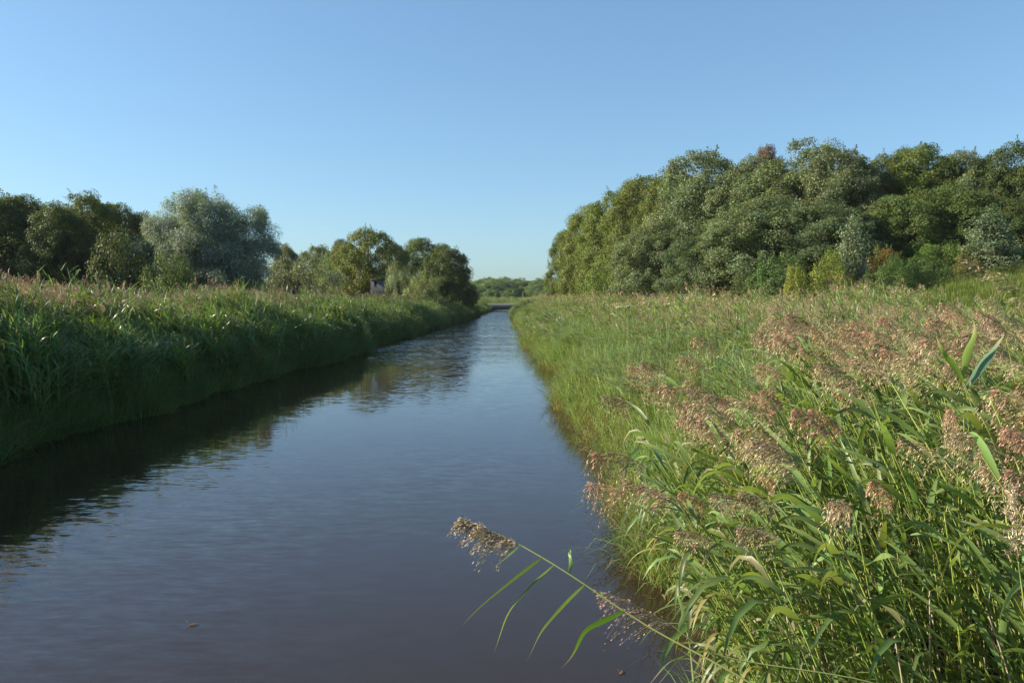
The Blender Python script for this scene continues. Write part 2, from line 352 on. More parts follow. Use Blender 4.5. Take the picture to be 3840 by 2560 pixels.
def tussock(seed, n=80, h=.7, spread=.55, col=(.085, .155, .035), straw=.12, w=.007, S=4, rad=.18, droop=1.0):
    r = np.random.default_rng(seed); a = r.uniform(0, 6.283, n); q = rad*np.sqrt(r.random(n)); P = np.stack([q*np.cos(a), q*np.sin(a), np.full(n, -.03)], 1)
    a2 = a+r.normal(0, .5, n); o = r.uniform(.05, 1, n)*spread
    D = np.stack([np.cos(a2)*o, np.sin(a2)*o, np.ones(n)], 1)
    c = jitter_col(col, n, r, .3, .15); s = r.random(n) < straw; c[s] = jitter_col((.25, .19, .08), int(s.sum()), r, .3)
    b = MB(); ribbons(b, P, D, h*r.uniform(.55, 1.15, n), w*r.uniform(.7, 1.3, n), c, S=S, droop=r.uniform(.3, 1.3, n)*droop, twist=r.normal(0, .6, n), wp=(.2, .8), r=r); return b
GM = [M_grass]
tus = [proto(tussock(60+i, 90, .75+.1*(i % 3), .6, col=[(.21, .28, .075), (.24, .28, .07), (.15, .23, .07), (.25, .265, .09)][i % 4], w=.0135), 'grass_tuft', GM) for i in range(5)]
tusfar = [proto(tussock(70+i, 70, .8, .6, col=[(.21, .27, .08), (.23, .27, .08), (.18, .24, .075)][i % 3], w=.022, S=3, rad=.3), 'grass_tuft', GM) for i in range(3)]
tusl = [proto(tussock(160+i, 90, .8, .6, col=[(.10, .17, .045), (.13, .18, .04)][i % 2], w=.0135), 'grass_tuft', GM) for i in range(5)]  # left grass: bank's shade painted in as darker greens
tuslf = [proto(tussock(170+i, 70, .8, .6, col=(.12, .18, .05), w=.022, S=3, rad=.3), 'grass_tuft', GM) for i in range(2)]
tusdry = [proto(tussock(76+i, 80, .55, .9, col=(.15, .14, .05), straw=.45, w=.009), 'grass_tuft', GM) for i in range(2)]
lev = [proto(tussock(80+i, 120, .55, .35, col=[(.125, .165, .028), (.14, .17, .03), (.105, .15, .03)][i % 3], w=.02, S=2, rad=.45, straw=.04, droop=.5), 'grass_tuft', GM) for i in range(3)]

def field(n, x0, x1, y0, y1, side, seed):
    """random points on a bank: d measured from the water's edge"""
    r = np.random.default_rng(seed); y = r.uniform(y0, y1, n); d = r.uniform(x0, x1, n)
    x = right_edge(y)+d if side > 0 else left_edge(y)-d
    z, _ = land(x, y); return x, y, z, d, r
def swell(x, y): return 1+.07*np.sin(x*.9+y*.35)+.06*np.sin(y*.8-x*.5+1)+.06*np.sin(x*2.1+y*1.7)+.04*np.sin(x*3.3-y*2.9)
def put(name, protos, x, y, z, r, smin, smax, label, idx=None, tilt=.08, rz=.5, zs=None, spin=False):
    n = len(x); s = r.uniform(smin, smax, n)
    sc_ = np.stack([s, s, s*swell(x, y)*(1+.07*r.normal(size=n))*(zs if zs is not None else 1)], 1)
    rot = np.stack([r.normal(0, tilt, n), r.normal(0, tilt, n), r.uniform(0, 6.28, n) if spin else r.normal(0, rz, n)], 1)
    idx = r.integers(0, len(protos), n) if idx is None else idx
    return scatter(name, protos, np.stack([x, y, z-.03], 1), rot, sc_, idx, label)
def inview(x, y, m=2.5): return np.abs(x) < .66*y+m

# right bank, 1-9 m
x, y, z, d, r = field(3300, -.05, 6.5, .2, 10.5, 1, 1); k = inview(x, y, 1.6) ; x, y, z, d = x[k], y[k], z[k], d[k]
k = (d > (y-6.2)*.6) & ~((y < 3.3) & (x < 2.7)); x, y, z, d = x[k], y[k], z[k], d[k]
hs = np.interp(d, [0, .5, 2, 5], [.84, .92, .92, .88])*np.interp(y, [0, 8, 9.5, 11], [1.0, 1, .8, .7])
put('near_reeds', near_protos, x, y, z, r, .84, 1.08, 'dense mass of green reeds filling the near right bank', tilt=.06, rz=.45, zs=hs, idx=np.where(r.random(len(x)) < .10, 8, np.where(d < r.uniform(.1, .8, len(x)), r.integers(6, 8, len(x)), np.where(r.random(len(x)) < .05, 2, r.choice([0, 1, 3, 4, 5], len(x))))))
# right bank 9-36 m
x, y, z, d, r = field(9500, .9, 26, 9, 36, 1, 2); k = inview(x, y, 2) & (r.random(len(x)) < np.interp(d, [.8, 3, 6], [.5, .9, 1])) & (x < 15+.15*y); x, y, z, d = x[k], y[k], z[k], d[k]
i = np.where(d > (r.uniform(2.5, 9.0, len(x))+6*np.clip(np.sin(x*.45+y*.3), 0, 1)*(y > 10))*np.interp(y, [9, 14, 24, 36], [.6, 1, .9, .6]), r.integers(0, 4, len(x)), r.integers(4, 7, len(x)))
hs = np.interp(d, [.8, 2.5, 5, 8, 12, 16], [.42, .60, .77, .82, .72, .62])
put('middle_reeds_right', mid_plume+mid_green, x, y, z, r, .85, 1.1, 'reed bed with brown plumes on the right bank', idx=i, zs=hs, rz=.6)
# right bank far
x, y, z, d, r = field(9000, .6, 30, 35, 172, 1, 3); k = inview(x, y, 2) & (x < np.interp(y, [35, 60, 130], [20, 20, 14])); x, y, z, d = x[k], y[k], z[k], d[k]
i = np.where((d > r.uniform(1.5, 6, len(x))) & (r.random(len(x)) < .6), r.integers(0, 4, len(x)), r.integers(4, 7, len(x)))
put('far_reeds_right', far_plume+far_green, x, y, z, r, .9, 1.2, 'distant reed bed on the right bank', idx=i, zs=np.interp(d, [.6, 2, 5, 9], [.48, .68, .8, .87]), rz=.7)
x, y, z, d, r = field(700, .9, 5.5, 9, 34, -1, 61); k = inview(x, y, 2); x, y, z, d = x[k], y[k], z[k], d[k]
i = np.where(r.random(len(x)) < .35*(y < 22), 2, r.choice([0, 1, 3, 4, 5], len(x)))
put('crest_reeds_left', near_protos, x, y, z, r, .95, 1.32, 'ragged taller reeds standing out of the left bank', tilt=.1, rz=.9, idx=i)
# right fringe grass
x, y, z, d, r = field(4300, -.12, 4.2, 3.0, 45, 1, 4); k = (r.random(len(x)) < np.interp(d, [0, .8, 2, 4.2], [1, .9, .6, .3])) & ~((y < 8) & ((d > .45) | (r.random(len(x)) < .75))); x, y, z, d = x[k], y[k], z[k], d[k]
i = np.where((d < .45) & (r.random(len(x)) < .5), r.integers(5, 7, len(x)), r.integers(0, 5, len(x)))
put('bank_grass_right', tus+tusdry, x, y, z, r, .8, 1.35, 'bright green grass hanging over the right bank', idx=i, spin=True, zs=np.interp(d, [0, 1, 3], [.75, 1.1, 1.5]), tilt=.15)
x, y, z, d, r = field(3200, -.1, 3.5, 44, 172, 1, 5)
put('far_bank_grass_right', tusfar, x, y, z, r, .8, 1.4, 'grass fringe along the distant right bank', spin=True, tilt=.15, zs=np.interp(d, [0, 3], [.8, 1.4]))
# left bank
x, y, z, d, r = field(8000, .3, 9.0, 3, 42, -1, 6); k = inview(x, y, 3) | (y < 18); x, y, z, d = x[k], y[k], z[k], d[k]
i = np.where((d > r.uniform(1.8, 3.4, len(x))) & (r.random(len(x)) < np.interp(y, [9, 22, 30, 42], [1, .9, .45, .35])), r.integers(0, 4, len(x)), r.integers(4, 7, len(x)))
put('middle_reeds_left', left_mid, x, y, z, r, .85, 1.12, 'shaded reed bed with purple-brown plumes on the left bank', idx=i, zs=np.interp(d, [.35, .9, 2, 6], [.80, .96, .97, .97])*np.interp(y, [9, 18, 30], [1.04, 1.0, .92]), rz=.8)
x, y, z, d, r = field(6600, .3, 11, 41, 172, -1, 7)
i = np.where((d > r.uniform(1.5, 4, len(x))) & (r.random(len(x)) < .35), r.integers(0, 4, len(x)), r.integers(4, 7, len(x)))
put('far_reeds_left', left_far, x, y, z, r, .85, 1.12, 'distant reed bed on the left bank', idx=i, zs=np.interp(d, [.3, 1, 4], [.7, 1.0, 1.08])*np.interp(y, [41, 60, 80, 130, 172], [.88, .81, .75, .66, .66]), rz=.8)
x, y, z, d, r = field(1700, -.1, .8, 3, 60, -1, 8); k = inview(x, y, 3) | (y < 18); x, y, z, d = x[k], y[k], z[k], d[k]
i = np.where((d < .5) & (r.random(len(x)) < .3), r.integers(5, 7, len(x)), r.integers(0, 5, len(x)))
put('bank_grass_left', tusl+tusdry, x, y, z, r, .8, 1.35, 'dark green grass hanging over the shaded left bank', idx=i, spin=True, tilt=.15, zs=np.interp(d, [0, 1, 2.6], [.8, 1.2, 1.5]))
x, y, z, d, r = field(1400, -.1, 1.2, 59, 172, -1, 9)
put('far_bank_grass_left', tuslf, x, y, z, r, .8, 1.4, 'grass fringe along the distant left bank', spin=True, tilt=.15)
# reeds round the bend behind the pipe
r = np.random.default_rng(10); n = 2200; x = r.uniform(-40, 22, n); y = r.uniform(172.5, 196, n); z, _ = land(x, y)
put('reeds_behind_pipe', far_green+tusfar, x, y, z, r, .8, 1.1, 'sunlit reeds on the far bank beyond the pipe', rz=.8, spin=False, zs=.9)
# grass meadow behind left reeds
r = np.random.default_rng(11); n = 3000; x = r.uniform(-45, -8, n); y = r.uniform(70, 175, n); k = x < left_edge(y)-9; x, y = x[k], y[k]; z, _ = land(x, y)
put('meadow_left', tusfar, x, y, z, r, 1.0, 1.8, 'rough meadow grass before the left trees', spin=True)
# levee grass
r = np.random.default_rng(12); n = 6500; x = r.uniform(12, 48, n); y = r.uniform(26, 60, n); k = (x > 15+.0*y) & inview(x, y, 3); x, y = x[k], y[k]; z, _ = land(x, y)
put('slope_grass', lev, x, y, z, r, .8, 1.3, 'lime green grass on the rising slope at the right', spin=True)

# individually countable reeds in the near right foreground
cp = np.random.default_rng(21)
kinds = []
for i in range(7):
    st, lv, pb = make_reed_bits(200+i, L=2.15+.07*(i % 4), lean=.24+.07*(i % 4), nleaf=10, pl=(.20, .27, .23, .30)[i % 4] if i < 4 else 0, S=12, fold=.22, lw=.042, nb=32, ns=26, sw=.0030, sl=.016, ld=(.0, .6) if i < 4 else (.3, 1.2) if i == 4 else (.8, 2.0), ll=(.30, .52), side=.04*((i % 3)-1), tmin=.2)
    root = empty('reed')
    st.build('stem', RM, root, smooth=True)
    for b in lv: b.build('leaf', RM, root, smooth=True)
    if pb: pb.build('plume', RM, root)
    kinds.append(root)
def copy_thing(root):
    c = root.copy(); C.objects.link(c)
    for ch in root.children:
        q = ch.copy(); C.objects.link(q); q.parent = c
    return c
spots = []
while len(spots) < 230:
    yy = cp.uniform(2.3, 8.6); dd = 4.6*cp.random()**1.5; xx = float(right_edge(yy))+dd
    if xx > .60*yy+1.3 or (yy < 3.3 and xx < 2.5) or dd < (yy-5.6)*.75: continue
    spots.append((xx, yy, dd))
used = set()
for j, (xx, yy, dd) in enumerate(spots):
    kx = (4+j % 3) if dd < .5 and j % 2 and yy > 3.8 else (0, 4, 2, 3, 4, 1, 5, 2, 0, 4, 3, 1, 4)[j % 13]; o = kinds[kx] if kx not in used else copy_thing(kinds[kx]); used.add(kx)
    zz = float(land(xx, yy)[0]); s = cp.uniform(.93, 1.12)*np.interp(dd, [0, 1, 3], [.94, .97, .95])
    o.location = (xx, yy, zz-.03); o.scale = (s, s, s); o.rotation_euler = (cp.normal(0, .05), cp.normal(-.14 if dd < .9 else -.05, .07), cp.normal(0, .38))
    if kx >= 4: tag(o, 'leafy green reed without a plume in the dense stand on the near right bank', 'reed', 'leafy reeds without plumes on the near right bank')
    else: tag(o, 'tall reed with drooping brown plume in the dense stand on the near right bank', 'reed', 'plumed reeds on the near right bank')

# the reeds that stand out
def hero_reed(pts, label, leaves, pl, seed, rad=.0045, wind=WIND, col=PLUMEC, nb=34, ns=18, droop=1.0, full=1.0, tan=None):
    r = np.random.default_rng(seed); pts = np.array(pts); base = pts[0].copy(); P = pts-base
    t = np.linspace(0, 1, len(P)); tt = np.linspace(0, 1, 26); ip = np.stack([np.interp(tt, t, P[:, k]) for k in range(3)], 1)
    for _ in range(4): ip[1:-1] = (ip[:-2]+2*ip[1:-1]+ip[2:])/4
    root = empty('reed', base); tag(root, label, 'reed')
    st = MB(); tube(st, ip, np.linspace(rad, rad*.5, 26), (.24, .27, .07), 6, m=1); st.build('stem', RM, root, smooth=True)
    for (a, pth, wd, c) in leaves:
        q = np.array(pth)-base; k0 = int(np.argmin(np.linalg.norm(ip-q[0], axis=1))); q = q+(ip[k0]-q[0])*np.linspace(1, 0, len(q))[:, None]; b = MB(); n = 16; t0 = np.linspace(0, 1, len(q)); t1 = np.linspace(0, 1, n+1)
        c0 = np.stack([np.interp(t1, t0, q[:, k]) for k in range(3)], 1)
        for _ in range(3): c0[1:-1] = (c0[:-2]+2*c0[1:-1]+c0[2:])/4
        c0 = c0+np.sin(t1*9+r.uniform(0, 6))[:, None]*.008*t1[:, None]*r.normal(size=3)[None]
        T = nrm(np.gradient(c0, axis=0)); s = nrm(np.cross(T, np.array([.1, 1.0, .35]))); nn = np.cross(s, T)
        an = a+np.linspace(0, .8, n+1); ss = s*np.cos(an)[:, None]+nn*np.sin(an)[:, None]; n2 = np.cross(ss, T)
        ww = wd*.5*2.1*((t1+.02)**.6)*np.clip(1-t1, .02, 1)**1.05*(1+.08*np.sin(t1*11+seed))
        V = np.stack([c0-ss*ww[:, None], c0-n2*(ww*.25)[:, None], c0+ss*ww[:, None]], 1).reshape(-1, 3)
        f = [[i*3+j, i*3+j+1, i*3+j+4, i*3+j+3] for i in range(n) for j in (0, 1)]
        cv = jitter_col(c, 1, r, .1, .05)[0][None]*(1-np.clip((t1-.72)/.25, 0, 1))[:, None]+np.array([[.30, .21, .10]])*np.clip((t1-.72)/.25, 0, 1)[:, None]
        b.add(V, f, np.repeat(cv, 3, 0), 0); b.build('leaf', RM, root, smooth=True)
    if pl:
        pb = MB(); tn = nrm(ip[-1]-ip[-3]) if tan is None else nrm(np.array(tan)); plume(pb, ip[-1], tn, pl, r, nb, ns, .013, .0030, col=col, wind=np.array(wind), droop=droop, full=full, axd=.15); pb.build('plume', RM, root)
    return root
def q_(px, py): return px/2.2969, py/2.2969      # readings taken on the 2352 px wide view
def A(px, py, Y): return at(*q_(px, py), Y)
gl = (.13, .20, .06); gb_ = (.10, .20, .03)
base1 = [1.95, 2.25, .35]
hero_reed([base1, [1.75, 2.3, 1.0], [1.25, 2.42, 1.45], A(1700, 1545, 2.6), A(1500, 1450, 2.75), A(1300, 1310, 2.9), A(1195, 1250, 3.0)],
  'long reed arching far out over the dark water with its brown plume pointing left', [
  (.3, [A(1191, 1256, 3.0), A(1165, 1280, 2.98), A(1140, 1297, 2.95), A(1112, 1298, 2.92)], .014, gl),
  (.2, [A(1240, 1285, 2.95), A(1180, 1330, 2.9), A(1110, 1385, 2.85), A(1063, 1435, 2.8)], .028, gl),
  (.3, [A(1272, 1303, 2.93), A(1220, 1345, 2.9), A(1165, 1410, 2.87), A(1133, 1495, 2.82)], .020, gl),
  (.1, [A(1300, 1322, 2.9), A(1312, 1285, 2.92), A(1303, 1262, 2.95), A(1275, 1254, 2.98)], .020, gb_),
  (.1, [A(1342, 1358, 2.86), A(1290, 1400, 2.8), A(1245, 1455, 2.78), A(1207, 1512, 2.7)], .026, gl),
  (.1, [A(1390, 1382, 2.84), A(1375, 1365, 2.86), A(1362, 1353, 2.9)], .040, (.15, .21, .09)),
  (-.1, [A(1440, 1416, 2.8), A(1365, 1445, 2.75), A(1330, 1475, 2.72), A(1290, 1535, 2.65)], .036, gb_)],
  .27, 301, droop=.7, full=.78, wind=(-.6, 0, -.5), tan=(A(1070, 1185, 3.1)-A(1195, 1250, 3.0)), nb=64, ns=44, col=(.27, .20, .14))
hero_reed([[2.3, 2.9, .4], [2.1, 2.95, 1.1], [1.5, 3.0, 1.5], A(1640, 1510, 3.1), A(1545, 1435, 3.15)],
  'reed with a pinkish plume just above where the arching reed crosses the bank edge', [
  (.2, [A(1640, 1500, 3.1), A(1590, 1500, 3.05), A(1545, 1520, 3.0), A(1490, 1568, 2.9)], .032, gl),
  (.3, [A(1560, 1450, 3.1), A(1570, 1400, 3.1), A(1550, 1340, 3.15)], .028, gl)],
  .30, 302, droop=.6, wind=(-.7, 0, -.4), tan=(A(1430, 1370, 3.2)-A(1545, 1435, 3.15)), col=(.32, .19, .15))
hero_reed([[2.15, 2.1, .4], [2.1, 2.12, 1.6], [1.85, 2.2, 2.75], A(2400, 694, 2.45)],
  'reed plume arching in from the right edge before the bright green slope', [], .23, 303, droop=.3, wind=(-.8, 0, -.3), tan=(A(2250, 605, 2.5)-A(2352, 664, 2.45)), nb=16, ns=16, col=(.26, .19, .11), full=.75)
hero_reed([[1.75, 2.45, .3], [1.72, 2.4, 1.2], A(2345, 1330, 2.35), A(2340, 1290, 2.3)],
  'pale fluffy plume cut by the right edge of the picture', [], .22, 304, droop=.25, wind=(-.3, 0, .1), tan=(-.1, 0, 1), col=(.50, .38, .27), full=.8)
hero_reed([[2.6, 3.6, .45], [2.5, 3.6, 1.5], A(2280, 1000, 3.6), A(2225, 905, 3.6), A(2195, 830, 3.6)],
  'reed shoot with fresh upright lime leaves near the right edge', [
  (.1, [A(2285, 840, 3.6), A(2265, 790, 3.6), A(2240, 735, 3.6)], .045, (.20, .28, .05)),
  (.1, [A(2290, 845, 3.6), A(2240, 812, 3.55), A(2190, 795, 3.5), A(2150, 770, 3.5)], .035, (.19, .27, .06)),
  (.6, [A(2300, 850, 3.6), A(2310, 800, 3.6), A(2305, 770, 3.6)], .05, (.09, .15, .08)),
  (.4, [A(2330, 905, 3.6), A(2280, 880, 3.55), A(2225, 872, 3.5)], .04, gl)], 0, 305)
hero_reed([[1.95, 3.9, .2], [1.9, 3.9, .9], A(1815, 1480, 3.9), A(1797, 1322, 3.9)], 'bare pale broken reed stalk standing upright among the leaves', [], 0, 306, rad=.007)
for o in bpy.data.objects:
    if o.parent and o.parent.get('label', '').startswith('bare pale') :
        ca = o.data.attributes['Col']; n = len(o.data.vertices); ca.data.foreach_set('color', np.tile([.45, .38, .27, 1], n))

# ------------------------------------------------------------------ trees
def crown(seed, hw, h, z0, nclump, cr, nl, ll, lwd, mode='round', pale=.0, spot=0, spotc=(5.5, .95, .8), spikes=14, hang=0, centers=None, inner=.55):
    r = np.random.default_rng(seed); b = MB()
    lob = r.normal(size=(9, 3)); lob = nrm(lob); la = r.uniform(-.16, .2, 9)
    cs = []; rs = []
    if centers is None:
        for k in range(nclump):
            u = 1-2*(k+.5)/nclump; ph = k*2.39996+r.normal(0, .25); q = math.sqrt(1-u*u)
            dv = np.array([q*math.cos(ph), q*math.sin(ph), u])
            rad = 1+float(np.sum(la*np.maximum(0, lob@dv)**4)); rad *= r.choice([1.0, .95, .86, inner], p=[.36, .22, .2, .22])
            if mode == 'cone': wz = np.clip(1.15-.95*(u*.5+.5), .12, 1)**.8
            elif mode == 'col': wz = np.clip(1.1-.5*(u*.5+.5), .3, 1)
            else: wz = 1.0
            c = np.array([dv[0]*hw*rad*wz, dv[1]*hw*rad*wz, z0+(h-z0)*(.5+.5*u*min(rad, 1.12))])
            if mode == 'cone':
                v_ = (u+1)/2; pr = hw*rad*.8*(1-v_**1.5)**.8*min(1, .55+v_*2); c = np.array([math.cos(ph)*pr, math.sin(ph)*pr, z0+(h-z0)*v_])
            elif u < 0: c[:2] *= min(1.0/max(q, .3), 1.22)
            cs.append(c); rs.append(cr*r.choice([.5, .8, 1.0, 1.5], p=[.3, .3, .25, .15]))
    else:
        for c in centers: cs.append(np.array(c[:3])); rs.append(c[3])
    cs = np.array(cs); cen = np.array([0, 0, z0+(h-z0)*.42])
    for c, cr_ in zip(cs, rs):
        n = int(nl*(cr_/cr)**2*r.uniform(.8, 1.2)); out = nrm(c-cen)
        dv = nrm(r.normal(size=(n, 3))); dv = nrm(dv+out*.35+np.array([0, 0, .15]))
        rr = cr_*(.35+.75*r.random(n)**.6)
        # sub-tufts break the outline of every clump
        tf = nrm(r.normal(size=(14, 3))); w_ = np.max(dv@tf.T, 1); rr = rr*(.55+.62*np.clip((w_-.55)/.45, 0, 1))
        P = c+dv*rr[:, None]*np.array([r.uniform(.75, 1.35), r.uniform(.75, 1.35), r.uniform(.6, 1.15)])
        if hang: P[:, 2] -= hang*np.abs(r.normal(size=n))*.5; 
        D = nrm(dv+r.normal(size=(n, 3))*.8+np.array([0, 0, .2 if not hang else -.9]))
        cc = np.ones((n, 3))*r.uniform(.8, 1.22)*np.array([r.uniform(.92, 1.12), 1, r.uniform(.9, 1.1)])
        cc = cc*(1+.15*r.normal(size=(n, 1)))
        if pale:
            s = r.random(n) < pale*r.uniform(.5, 1.4); cc[s] = cc[s]*np.array([1.9, 1.8, 2.5])*r.uniform(.7, 1.1, (int(s.sum()), 1))
        if spot:
            s = r.random(n) < spot*r.choice([.3, 1, 1.6]); cc[s] = cc[s]*np.array(spotc)
        diamonds(b, P, D, ll*r.uniform(.7, 1.35, n), lwd, np.clip(cc, .1, 12), 0, r, face=nrm(dv*.8+out*.3+np.array([0, 0, .25])+r.normal(size=(n, 3))*.6))
    top = cs[cs[:, 2] > z0+(h-z0)*.55]
    for k in range(spikes*(2 if mode == 'cone' else 1)):
        c = top[r.integers(len(top))]; L = cr*r.uniform(1.0, 1.75)*(1.7 if mode == 'cone' else 1); n = int(nl*.10); t = r.random(n)
        ax = nrm(np.array([r.normal(0, .25), r.normal(0, .25), 1])+.4*nrm(c-cen)); P = c+ax*(t*L)[:, None]+r.normal(size=(n, 3))*(.16*(1.1-t))[:, None]
        diamonds(b, P, nrm(ax+r.normal(size=(n, 3))*.8), ll*.9, lwd, np.clip(1+.2*r.normal(size=(n, 3)), .3, 2), 0, r)
    return b, cs
def trunk(seed, cs, h, r0=.28, base_split=.25):
    r = np.random.default_rng(seed); b = MB()
    n = 9; t = np.linspace(0, 1, n); pts = np.stack([np.sin(t*3+seed)*.25*t, np.cos(t*2.3+seed)*.25*t, t*h*.82], 1)
    tube(b, pts, r0*(1-t*.85)*(1+.5*np.exp(-t*18)), (1, 1, 1), 8)
    for c in cs[r.permutation(len(cs))[:38]]:
        f = np.clip(r.uniform(.2, .75)*c[2]/(h*.82), .08, .9); p0, _ = curve_at(pts, f); m_ = (p0+c)/2+np.array([0, 0, -.12*abs(c[0])])+r.normal(size=3)*.2
        rr = r0*(1-f*.85)*.45; tube(b, [p0, p0*.6+m_*.4, m_, m_*.45+c*.55, c], [rr, rr*.8, rr*.55, rr*.35, rr*.12], (1, 1, 1), 5, cap=False)
    return b
PR = {}
def mkproto(key, n, seed, hw, h, z0, **kw):
    PR[key] = []
    for i in range(n):
        b, cs = crown(seed+i, hw, h, z0, **kw); me = b.mesh('crown', [M_crown]); tb = trunk(seed+i, cs, h, r0=.022*h+.02); tm = tb.mesh('trunk', [M_bark], smooth=True)
        PR[key].append((me, tm, hw, h))
mkproto('round', 3, 400, 4.2, 10, .3, nclump=290, cr=.78, nl=330, ll=.175, lwd=.115, spikes=44)
mkproto('tall', 3, 410, 4.2, 14.5, .5, nclump=360, cr=.80, nl=330, ll=.175, lwd=.115, spikes=44)
mkproto('berry', 1, 445, 2.0, 3.0, .1, nclump=46, cr=.5, nl=260, ll=.12, lwd=.08, spikes=20, spot=.32, spotc=(3.0, .95, .8))
mkproto('silver', 3, 420, 4.2, 13.5, .9, nclump=300, cr=.74, nl=330, ll=.165, lwd=.105, pale=.34, spikes=40)
mkproto('bush', 3, 440, 2.0, 3.0, .1, nclump=46, cr=.55, nl=230, ll=.13, lwd=.07, spikes=26)
mkproto('cone', 2, 450, 1.5, 5.0, .1, nclump=70, cr=.5, nl=230, ll=.13, lwd=.085, mode='cone', pale=.14, spikes=34)
mkproto('silverbush', 2, 460, 3.0, 4.0, .1, nclump=60, cr=.62, nl=260, ll=.17, lwd=.055, pale=.30, spikes=26)
tcount = [0]
def tree(name, kind, px, hw, top, Y, col, label, cat='tree', group=None, i=None, ang=None):
    p = at(px, top, Y); gz = float(land(p[0], Y)[0]); hwm = hw/F*Y; H = p[2]-gz
    if kind == 'round' and H/hwm > 2.75: kind = 'tall'
    tcount[0] += 1; j = (tcount[0] if i is None else i) % len(PR[kind]); me, tm, phw, ph = PR[kind][j]
    root = empty(name, (p[0], Y, gz-.05), (tcount[0]*2.1) % 6.28 if ang is None else ang)
    s = hwm/phw; sz = H/(ph*1.04); s *= .93; root.scale = (s, s, sz)
    c = bpy.data.objects.new('crown', me); C.objects.link(c); c.parent = root; c.color = (*col, 1)
    t = bpy.data.objects.new('trunk', tm); C.objects.link(t); t.parent = root
    tag(root, label, cat, group); return root
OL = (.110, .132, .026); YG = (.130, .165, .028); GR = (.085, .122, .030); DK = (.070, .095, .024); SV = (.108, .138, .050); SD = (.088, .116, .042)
WG = 'trees of the wood on the right'
RT = [('round', 566, 17, 232, 138, OL, 'olive green tree at the far left end of the right hand wood'),
 ('round', 588, 24, 206, 124, YG, 'yellow green tree second from the left end of the right wood'),
 ('round', 613, 28, 192, 110, YG, 'yellow green tree third from the left end of the right wood'),
 ('round', 644, 32, 181, 98, OL, 'olive tree between the yellow green and the silvery trees of the right wood'),
 ('round', 676, 34, 168, 88, OL, 'olive green tree where the right wood reaches two thirds of its height'),
 ('silver', 655, 40, 218, 76, SV, 'low silvery poplar in front of the wood, nearest the canal'),
 ('bush', 606, 22, 262, 92, YG, 'lime green shrub at the foot of the yellow green trees by the canal'),
 ('silver', 708, 44, 153, 78, SV, 'silvery poplar left of the highest part of the right wood'),
 ('silver', 756, 44, 151, 73, SV, 'silvery poplar under the reddish crown in the right wood'),
 ('silver', 809, 50, 142, 69, SV, 'tallest silvery poplar, at the highest point of the right wood'),
 ('silver', 847, 36, 151, 65, SD, 'silvery poplar left of the dip in the crown line of the right wood'),
 ('silver', 770, 56, 192, 61, SV, 'broad silvery poplar standing forward in the middle of the right wood'),
 ('silver', 710, 36, 225, 64, SD, 'dark silvery tree above the gap full of trunks in the right wood'),
 ('silver', 832, 46, 205, 58, SD, 'grey green poplar behind the young column shaped poplar'),
 ('round', 886, 30, 155, 67, OL, 'olive tree just right of the dip in the crown line'),
 ('round', 926, 38, 149, 65, OL, 'olive green tree with a flat top in the right wood'),
 ('silver', 967, 27, 152, 63, SV, 'narrow pale green tree beside the small gap near the right edge'),
 ('round', 1016, 36, 143, 61, DK, 'dark tall tree at the right edge of the picture'),
 ('round', 905, 40, 196, 58, GR, 'green tree with layered branches behind the orange berried shrub'),
 ('round', 962, 42, 192, 57, GR, 'deep green tree behind the leafy shrubs on the slope'),
 ('round', 1018, 42, 205, 55, DK, 'dark tree rising behind the cone shaped poplar at the right edge')]
for k, px, hw, top, Y, col, lab in RT:
    tree('shrub' if k == 'bush' else 'tree', k, px+(5 if px < 700 else 0), hw*(1.32 if px < 700 and k == 'round' else 1.12), top, Y, col, lab, 'shrub' if k == 'bush' else 'tree', WG)
tree('tree', 'round', 770, 20, 150, 84, (.13,.075,.045), 'tree with a reddish brown crown showing at the top of the right wood', group=WG)
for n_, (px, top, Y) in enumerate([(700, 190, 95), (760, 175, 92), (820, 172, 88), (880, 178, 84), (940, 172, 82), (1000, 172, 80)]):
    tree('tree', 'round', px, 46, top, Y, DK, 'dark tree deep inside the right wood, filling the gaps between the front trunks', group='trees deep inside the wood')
# shrubs on the edge of the slope
BU = [('bush', 773, 26, 263, 51, (.075, .125, .03), 'round dark green shrub left of the yellow leaved shrub'),
 ('bush', 794, 10, 269, 49, (.19,.22,.035), 'small shrub with bright yellow leaves'),
 ('bush', 829, 25, 261, 49, (.17, .19, .03), 'broad shrub with yellow green leaves at the foot of the column shaped poplar'),
 ('cone', 854, 25, 225, 49.5, (.16, .19, .10), 'young column shaped poplar with grey green leaves'),
 ('berry', 886, 17, 248, 51, (.085, .12, .03), 'shrub covered in orange red berries'),
 ('bush', 890, 21, 264, 47, (.085, .135, .03), 'green shrub below the orange red berried one'),
 ('bush', 922, 22, 262, 47.5, (.075, .125, .035), 'rounded green shrub in the middle of the slope edge'),
 ('bush', 940, 28, 246, 50, (.10, .165, .03), 'bright green leafy shrub left of the cone shaped poplar'),
 ('bush', 966, 17, 252, 48.5, (.15, .15, .045), 'yellowish brown shrub leaning on the cone shaped poplar'),
 ('cone', 992, 34, 215, 48, (.125, .165, .085), 'cone shaped young poplar with silvery shoots near the right edge'),
 ('bush', 746, 18, 277, 55, DK, 'low dark shrub under the middle of the wood'),
 ('bush', 690, 24, 272, 66, GR, 'green shrub under the low silvery poplar'),
 ('bush', 630, 16, 268, 80, (.08, .14, .03), 'fresh green shrub at the canal end of the wood')]
for k, px, hw, top, Y, col, lab in BU:
    tree('young_poplar' if k == 'cone' else 'shrub', k, px, hw, top, Y, col, lab, 'tree' if k == 'cone' else 'shrub', 'shrubs on the edge of the slope')
